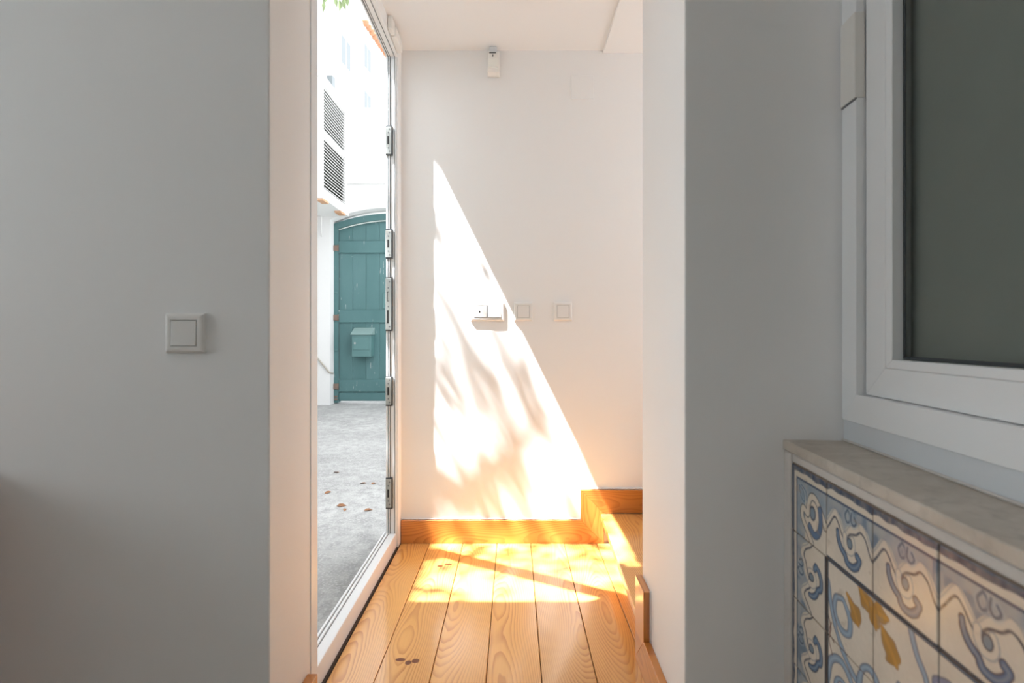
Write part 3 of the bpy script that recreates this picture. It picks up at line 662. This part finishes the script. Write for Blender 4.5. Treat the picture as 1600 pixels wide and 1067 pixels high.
# wall with the arched hole: left pier, right pier and a top cut by the arch
prism('pier', [(-9, WY, -0.05), (gcx-ghw, WY, -0.05), (gcx-ghw, WY, 3.02), (-9, WY, 3.02)], (0, 0.4, 0), M['ext'], wc)
prism('pier', [(gcx+ghw, WY, -0.05), (5, WY, -0.05), (5, WY, 3.02), (gcx+ghw, WY, 3.02)], (0, 0.4, 0), M['ext'], wc)
prism('arch_top', [(x, WY, z) for x, z in ap] + [(gcx+ghw, WY, 3.02), (gcx-ghw, WY, 3.02)], (0, 0.4, 0), M['ext'], wc)
box('ledge', -2.28, 5, WY-0.05, WY+0.3, 3.02, 3.09, M['ext'], wc)
box('parapet', -2.24, 5, WY+0.02, WY+0.3, 3.09, 4.02, M['ext'], wc)
box('coping', -2.26, 5, WY-0.01, WY+0.33, 4.02, 4.06, M['ext'], wc)
# gate
gt = empty('gate', (gcx, GY, 0)); tag(gt, 'old teal wooden plank gate under a shallow arch', 'gate')
fi = 0.062
outer, inner = arch(ghw, gzs, gza), arch(ghw-fi, gzs-0.072, gza-0.088)
rz = 0.012
prism('frame_post', [(gcx-ghw, GY, rz), (gcx-ghw+fi, GY, rz), (gcx-ghw+fi, GY, gzs-0.072), (gcx-ghw, GY, gzs)], (0, 0.1, 0), M['teal'], gt)
prism('frame_post', [(gcx+ghw, GY, rz), (gcx+ghw-fi, GY, rz), (gcx+ghw-fi, GY, gzs-0.072), (gcx+ghw, GY, gzs)], (0, 0.1, 0), M['teal'], gt)
v = [(x, GY-0.005, z) for x, z in outer] + [(x, GY-0.005, z) for x, z in reversed(inner)]
n = len(outer); vv = v + [(x, GY+0.1, z) for x, y, z in v]
f = []
for i in range(n-1):
    a, b, c, d = i, i+1, 2*n-2-i, 2*n-1-i; k = 2*n
    f += [(a, b, c, d), (a+k, d+k, c+k, b+k), (a, a+k, b+k, b), (d, c, c+k, d+k)]
f += [(0, 2*n-1, 4*n-1, 2*n), (n-1, 3*n-1, 3*n, n)]
mesh('frame_arch', vv, f, M['teal'], gt)
M['mould'] = plain('pale_flaked_moulding', (0.45, 0.50, 0.48), 0.7)
tube('arch_moulding', [(x+(0.012 if x < gcx else -0.012), GY-0.004, z-0.012) for x, z in inner], 0.009, M['mould'], gt, 6)
lx0, lx1 = gcx-ghw+fi+0.006, gcx+ghw-fi-0.006
Ri = ((ghw-fi)**2 + (0.133)**2)/(2*0.133)
def itop(x):
    za, zs, hw = gza-0.088, gzs-0.072, ghw-fi; R = (hw*hw+(za-zs)**2)/(2*(za-zs)); return za-R+math.sqrt(R*R-(x-gcx)**2)-0.004
npl = 8; pw = (lx1-lx0)/npl
for i in range(npl):
    a, b2 = lx0+pw*i+0.0015, lx0+pw*(i+1)-0.0015
    dy = [0.0, 0.002, -0.001, 0.001][i % 4]
    prism('plank', [(a, GY+0.030+dy, 0.035), (b2, GY+0.030+dy, 0.035), (b2, GY+0.030+dy, itop(b2)), ((a+b2)/2, GY+0.030+dy, itop((a+b2)/2)), (a, GY+0.030+dy, itop(a))], (0, 0.035, 0), M['teal'], gt, bevel=0.002)
for (z0, z1) in ((2.105, 2.275), (1.130, 1.305), (0.165, 0.335), (0.04, 0.150)):
    thick = 0.028 if z0 > 0.1 else 0.012
    ra = box('rail', lx0-0.006, lx1+0.006, GY+0.030-thick, GY+0.0295, z0, z1, M['teal'], gt, bevel=0.006)
    if 0.1 < z0 < 0.5:
        for (sx, sz) in ((-2.42, .22), (-2.34, .205), (-2.335, .275), (-2.21, .205), (-2.04, .24), (-1.88, .24), (-1.7, .21), (-1.5, .25)):
            disc('stud', (sx, GY+0.002, sz), (0, -1, 0), 0.010, 0.006, M['teal_box'], ra, n=8)
for zc in (2.17, 1.20, 0.24):
    hg = box('hinge', gcx-ghw-0.012, gcx-ghw+fi+0.004, GY-0.022, GY-0.004, zc-0.04, zc+0.04, M['rust'], gt, bevel=0.005)
    tube('pin', [(gcx-ghw+fi+0.004, GY-0.016, zc-0.045), (gcx-ghw+fi+0.004, GY-0.016, zc+0.045)], 0.009, M['rust'], hg)
for zc in (1.545, 0.745, 0.10, 0.06): box('iron_clip', gcx-ghw+0.008, gcx-ghw+fi-0.008, GY-0.012, GY-0.004, zc-0.012, zc+0.012, M['rust'] if zc < 0.2 else M['teal_box'], gt, bevel=0.003)
box('lock_plate', -1.835, -1.80, GY+0.018, GY+0.03, 1.33, 1.55, M['teal_box'], gt, bevel=0.003)
# letter box
mb = empty('mailbox', (-2.09, GY, 0.66)); tag(mb, 'small teal metal letter box mounted on the gate', 'mailbox')
mx0, mx1, my0 = -2.225, -1.962, GY-0.13
box('body', mx0, mx1, my0, GY+0.0295, 0.660, 0.962, M['teal_box'], mb, bevel=0.004)
prism('lid', [(mx0-0.012, my0-0.02, 0.962), (mx0-0.012, my0-0.02, 0.972), (mx0-0.012, GY+0.0290, 1.062), (mx0-0.012, GY+0.0290, 0.962)], (mx1-mx0+0.024, 0, 0), M['teal_lid'], mb, bevel=0.002)
do = box('door', mx0+0.020, mx1-0.022, my0-0.006, my0-0.0005, 0.752, 0.918, M['teal_box'], mb, bevel=0.003)
disc('lock', (mx0+0.048, my0-0.006, 0.845), (0, -1, 0), 0.013, 0.010, M['steel'], do, n=12)
# louvred bay on brackets
lb = empty('louvred_bay', (-2.9, 6.5, 2.6)); tag(lb, 'white louvred bay window hung above the left end of the gate', 'bay window')
bx1, by0, by1, bz0, bz1 = -2.28, 6.08, WY, 2.65, 4.03
bx0 = -3.55
box('roof_board', bx0-0.03, bx1+0.02, by0-0.03, by1-0.001, bz1, bz1+0.03, M['louver'], lb)
box('base_board', bx0-0.02, bx1+0.02, by0-0.03, by1-0.001, bz0-0.07, bz0, M['louver'], lb)
box('interior_shade', bx0+0.06, bx1-0.05, by0+0.06, by1-0.001, bz0, bz1, M['dark_in'], lb)  # near-black box; the shade behind the slats is put into its colour
for (x, y) in ((bx1-0.06, by0), (bx0, by0)): box('corner_post', x, x+0.06, y, y+0.06, bz0, bz1, M['louver'], lb)
box('corner_post', bx1-0.04, bx1, by1-0.07, by1-0.001, bz0, bz1, M['louver'], lb)
for (z0, z1) in ((bz0, bz0+0.07), (bz0+0.70, bz0+0.76), (bz1-0.06, bz1)):
    box('side_rail', bx1-0.035, bx1, by0+0.06, by1-0.07, z0, z1, M['louver'], lb)
    box('front_rail', bx0+0.06, bx1-0.06, by0, by0+0.035, z0, z1, M['louver'], lb)
box('front_stile', bx1-0.13, bx1-0.06, by0, by0+0.03, bz0+0.07, bz1-0.06, M['louver'], lb)
sm = None
for (z0, z1) in ((bz0+0.085, bz0+0.695), (bz0+0.775, bz1-0.065)):
    k = 0; z = z0
    while z < z1:
        # slats of the side, sloping outwards and down
        a = (bx1-0.006, z); b2 = (bx1-0.040, z+0.024)
        if k % 1 == 0:
            prism('slat', [(a[0], by0+0.061, a[1]), (a[0], by0+0.061, a[1]+0.008), (b2[0], by0+0.061, b2[1]+0.008), (b2[0], by0+0.061, b2[1])], (0, by1-by0-0.132, 0), M['louver'], lb)
            prism('slat', [(bx0+0.061, by0+0.006, z), (bx0+0.061, by0+0.006, z+0.014), (bx0+0.061, by0+0.040, z+0.020), (bx0+0.061, by0+0.040, z+0.010)], (bx1-bx0-0.192, 0, 0), M['louver'], lb)
        z += 0.0385; k += 1
for y in (by0+0.0, by1-0.30): box('bracket_end', bx1-0.06, bx1+0.024, y-0.02, y+0.16, bz0-0.095, bz0-0.068, M['orange_wood'], lb)
# cables on the wall by the gate
cb = tube('wall_cable', [(-2.92, WY-0.012, 0.86), (-2.80, WY-0.014, 0.78), (-2.66, WY-0.02, 0.62), (-2.58, WY-0.03, 0.53), (-2.52, WY-0.02, 0.45), (-2.49, WY+0.05, 0.43)], 0.012, M['cable']); tag(cb, 'grey cable sagging across the white wall to the gate post', 'cable')
cb = tube('hanging_cord', [(-2.622, WY-0.02, 2.75), (-2.624, WY-0.022, 2.55), (-2.62, WY-0.02, 2.30)], 0.007, M['louver']); tag(cb, 'white cord hanging under the louvred bay', 'cord')
cb = box('cable_clip', -2.60, -2.57, WY-0.03, WY-0.0003, 2.60, 2.635, M['rust'], bevel=0.004); tag(cb, 'small dark cable clip on the wall under the bay', 'clip')
# far house beyond the wall
hs = empty('house', (-4.5, 15, 0)); tag(hs, 'tall white house with terracotta eaves beyond the courtyard wall', 'house')
hv = Vector((0.111, 1, 0)).normalized(); hn = Vector((hv.y, -hv.x, 0)); H0 = Vector((-3.92, 13.33, 0))
def hbox(name, u0, u1, n0, n1, z0, z1, mat, par):
    v = [H0+hv*u+hn*q+Vector((0, 0, z)) for z in (z0, z1) for (u, q) in ((u0, n0), (u1, n0), (u1, n1), (u0, n1))]
    return mesh(name, v, BF, mat, par)
hbox('wall', -2.6, 7, -4, 0, -0.05, 8.98, M['ext'], hs)
rf = hbox('roof', -0.2, 7, -4, 0.02, 8.985, 9.05, M['ext'], hs)
for i in range(30): 
    c = H0+hv*(0.0+0.2*i)+Vector((0, 0, 9.05)); tube('roof_tile', [c+hn*(-0.5)+Vector((0, 0, 0.12)), c+hn*0.12], 0.085, M['terracotta'], rf, 6)
hbox('parapet', -2.6, -0.2, -4, 0.03, 8.985, 9.3, M['ext'], hs)
for (u, z0, z1, wd) in ((0.0, 7.95, 8.55, 0.42), (0.0, 6.72, 7.32, 0.42), (-1.35, 7.35, 8.0, 0.5), (2.2, 7.95, 8.55, 0.5)):
    wn = hbox('window', u-0.06, u+wd+0.06, -0.02, 0.03, z0-0.06, z1+0.06, M['louver'], hs)
    hbox('pane', u, u+wd/2-0.02, 0.028, 0.034, z0, z1, M['pane'], wn); hbox('pane', u+wd/2+0.02, u+wd, 0.028, 0.034, z0, z1, M['pane'], wn)
hbox('vent', -2.0, -1.85, 0, 0.12, 6.4, 6.7, M['pane'], hs)
# unseen house added along the left to keep sun off the courtyard
nh = empty('added_shade_house', (-5.4, 4.0, -0.06)); tag(nh, 'tall white house added on the left to shade the courtyard, out of view', 'house')
box('wall', -6.4, -4.2, 0.2, 6.98, -0.05, 7.45, M['ext'], nh)
box('cornice', -6.4, -4.1, 0.17, 6.98, 7.45, 7.6, M['ext'], nh)
for y in (2.0, 3.6, 5.2):
    for z in (1.0, 4.2):
        wn = box('window', -4.205, -4.16, y-0.5, y+0.5, z, z+1.5, M['louver'], nh); box('pane', -4.162, -4.155, y-0.42, y+0.42, z+0.08, z+1.42, M['pane'], wn)
# fallen leaves
def leaf_pts(L, Wd, fold=0.25, droop=0.15):
    return [(0, 0, 0), (0.30*L, Wd*0.42, fold*Wd), (0.62*L, Wd*0.46, fold*Wd-droop*L*0.4), (L, 0, -droop*L), (0.62*L, -Wd*0.46, fold*Wd-droop*L*0.4), (0.30*L, -Wd*0.42, fold*Wd), (0.45*L, 0, -droop*L*0.2)]
LF = [(0, 6, 1), (1, 6, 2), (2, 6, 3), (3, 6, 4), (4, 6, 5), (5, 6, 0)]
random.seed(11)
fl = [(-1.265, 3.71, 'dry brown leaf lying alone nearest the gate'), (-0.995, 3.45, 'curled dry leaf on paving, close to the door jamb'), (-0.955, 3.43, 'flat dry leaf beside a curled one near the door jamb'), (-0.98, 2.97, 'larger pale dry leaf lying nearest the threshold'), (-0.86, 2.93, 'dark dry leaf lying nearest the threshold'), (-1.045, 3.03-0.02, 'small tan leaf scrap left of the pale leaf'), (-1.17, 3.28, 'dry leaf lying in the middle of the paving')]
for (x, y, lab) in fl:
    a = random.uniform(0, 6.28); s = random.uniform(0.5, 0.8)
    R = Matrix.Rotation(a, 3, 'Z') @ Matrix.Rotation(random.uniform(-.3, .3), 3, 'X')
    pp = [R @ Vector(p)*s for p in leaf_pts(0.075, 0.04, 0.15, 0.06)]; mz = min(p.z for p in pp)
    o = mesh('fallen_leaf', [p + Vector((x, y, gz(y)-mz+0.001)) for p in pp], LF, M['dry']); tag(o, lab, 'leaf', 'dry leaves on the paving')
# tree over the courtyard
tr = empty('tree', (-3.1, 1.95, -0.06)); tag(tr, 'green leafy tree whose twigs hang above the courtyard door', 'tree')
tube('trunk', [(-3.1, 1.95, -0.06), (-3.06, 1.93, 1.2), (-2.95, 1.85, 2.6), (-2.7, 1.8, 3.6), (-2.5, 1.7, 4.6)], [0.13, 0.11, 0.09, 0.07, 0.04], M['bark'], tr, 10)
tube('branch', [(-2.95, 1.85, 2.6), (-2.4, 2.3, 3.15), (-1.7, 2.9, 3.40), (-1.10, 3.2, 3.30)], [0.05, 0.035, 0.02, 0.006], M['bark'], tr)
tube('branch', [(-2.7, 1.8, 3.6), (-2.2, 1.5, 4.2), (-1.8, 1.5, 4.6)], [0.05, 0.03, 0.01], M['bark'], tr)
tube('branch', [(-2.7, 1.8, 3.6), (-3.0, 1.5, 4.2), (-3.2, 1.5, 4.6)], [0.05, 0.03, 0.01], M['bark'], tr)
tube('branch', [(-2.5, 1.7, 4.6), (-2.75, 1.4, 5.3), (-2.95, 1.1, 5.9)], [0.04, 0.025, 0.01], M['bark'], tr)
tube('branch', [(-2.95, 1.85, 2.9), (-2.6, 1.3, 3.5), (-2.2, 1.0, 4.1)], [0.045, 0.03, 0.01], M['bark'], tr)
random.seed(23)
def leaf_at(p, d, L, Wd, roll):
    d = Vector(d).normalized(); q = d.to_track_quat('X', 'Z').to_matrix() @ Matrix.Rotation(roll, 3, 'X')
    return [Vector(p) + q @ Vector(t) for t in leaf_pts(L, Wd)]
for (px, py, L) in [(-1.225, 3.115, 0.10), (-1.195, 3.10, 0.07), (-1.165, 3.08, 0.075), (-1.145, 3.09, 0.085), (-1.115, 3.075, 0.06), (-1.10, 3.08, 0.07), (-1.085, 3.085, 0.072), (-1.065, 3.075, 0.075), (-1.045, 3.08, 0.06)]:
    o = mesh('leaf', leaf_at((px, 3.2+random.uniform(-.05, .05), py), (random.uniform(-.25, .25), random.uniform(-.2, .2), -1), L, L*0.42, random.uniform(0.9, 2.2)), LF, M['leaf'], tr)
V, F = [], []
def add_leaf(p, d, L, Wd, roll):
    b = len(V); V.extend(leaf_at(p, d, L, Wd, roll)); F.extend([tuple(i+b for i in t) for t in LF])
blobs = [((-2.80, 1.08, 5.7), 0.78, 900), ((-1.75, 1.75, 4.1), 0.5, 40), ((-3.1, 1.9, 5.4), 0.5, 300), ((-2.5, 2.2, 3.8), 0.55, 220), ((-3.05, 1.7, 4.4), 0.5, 260), ((-1.5, 3.1, 3.55), 0.28, 90), ((-2.0, 2.6, 3.55), 0.35, 120)]
for (c, r, k) in blobs:
    tw = [Vector(c) + Vector((random.gauss(0, 1), random.gauss(0, 1), random.gauss(0, 0.8)))*r*0.5 for _ in range(max(6, k//14))]
    for _ in range(k):
        t = random.choice(tw); p = t + Vector((random.gauss(0, 1), random.gauss(0, 1), random.gauss(0, 1)))*0.07
        add_leaf(p, (random.gauss(0, 1), random.gauss(0, 1), random.gauss(-0.9, 0.7)), random.uniform(0.06, 0.11), random.uniform(0.028, 0.045), random.uniform(0, 6.28))
fo = mesh('foliage', V, F, M['leaf'], tr); fo['kind'] = 'stuff'
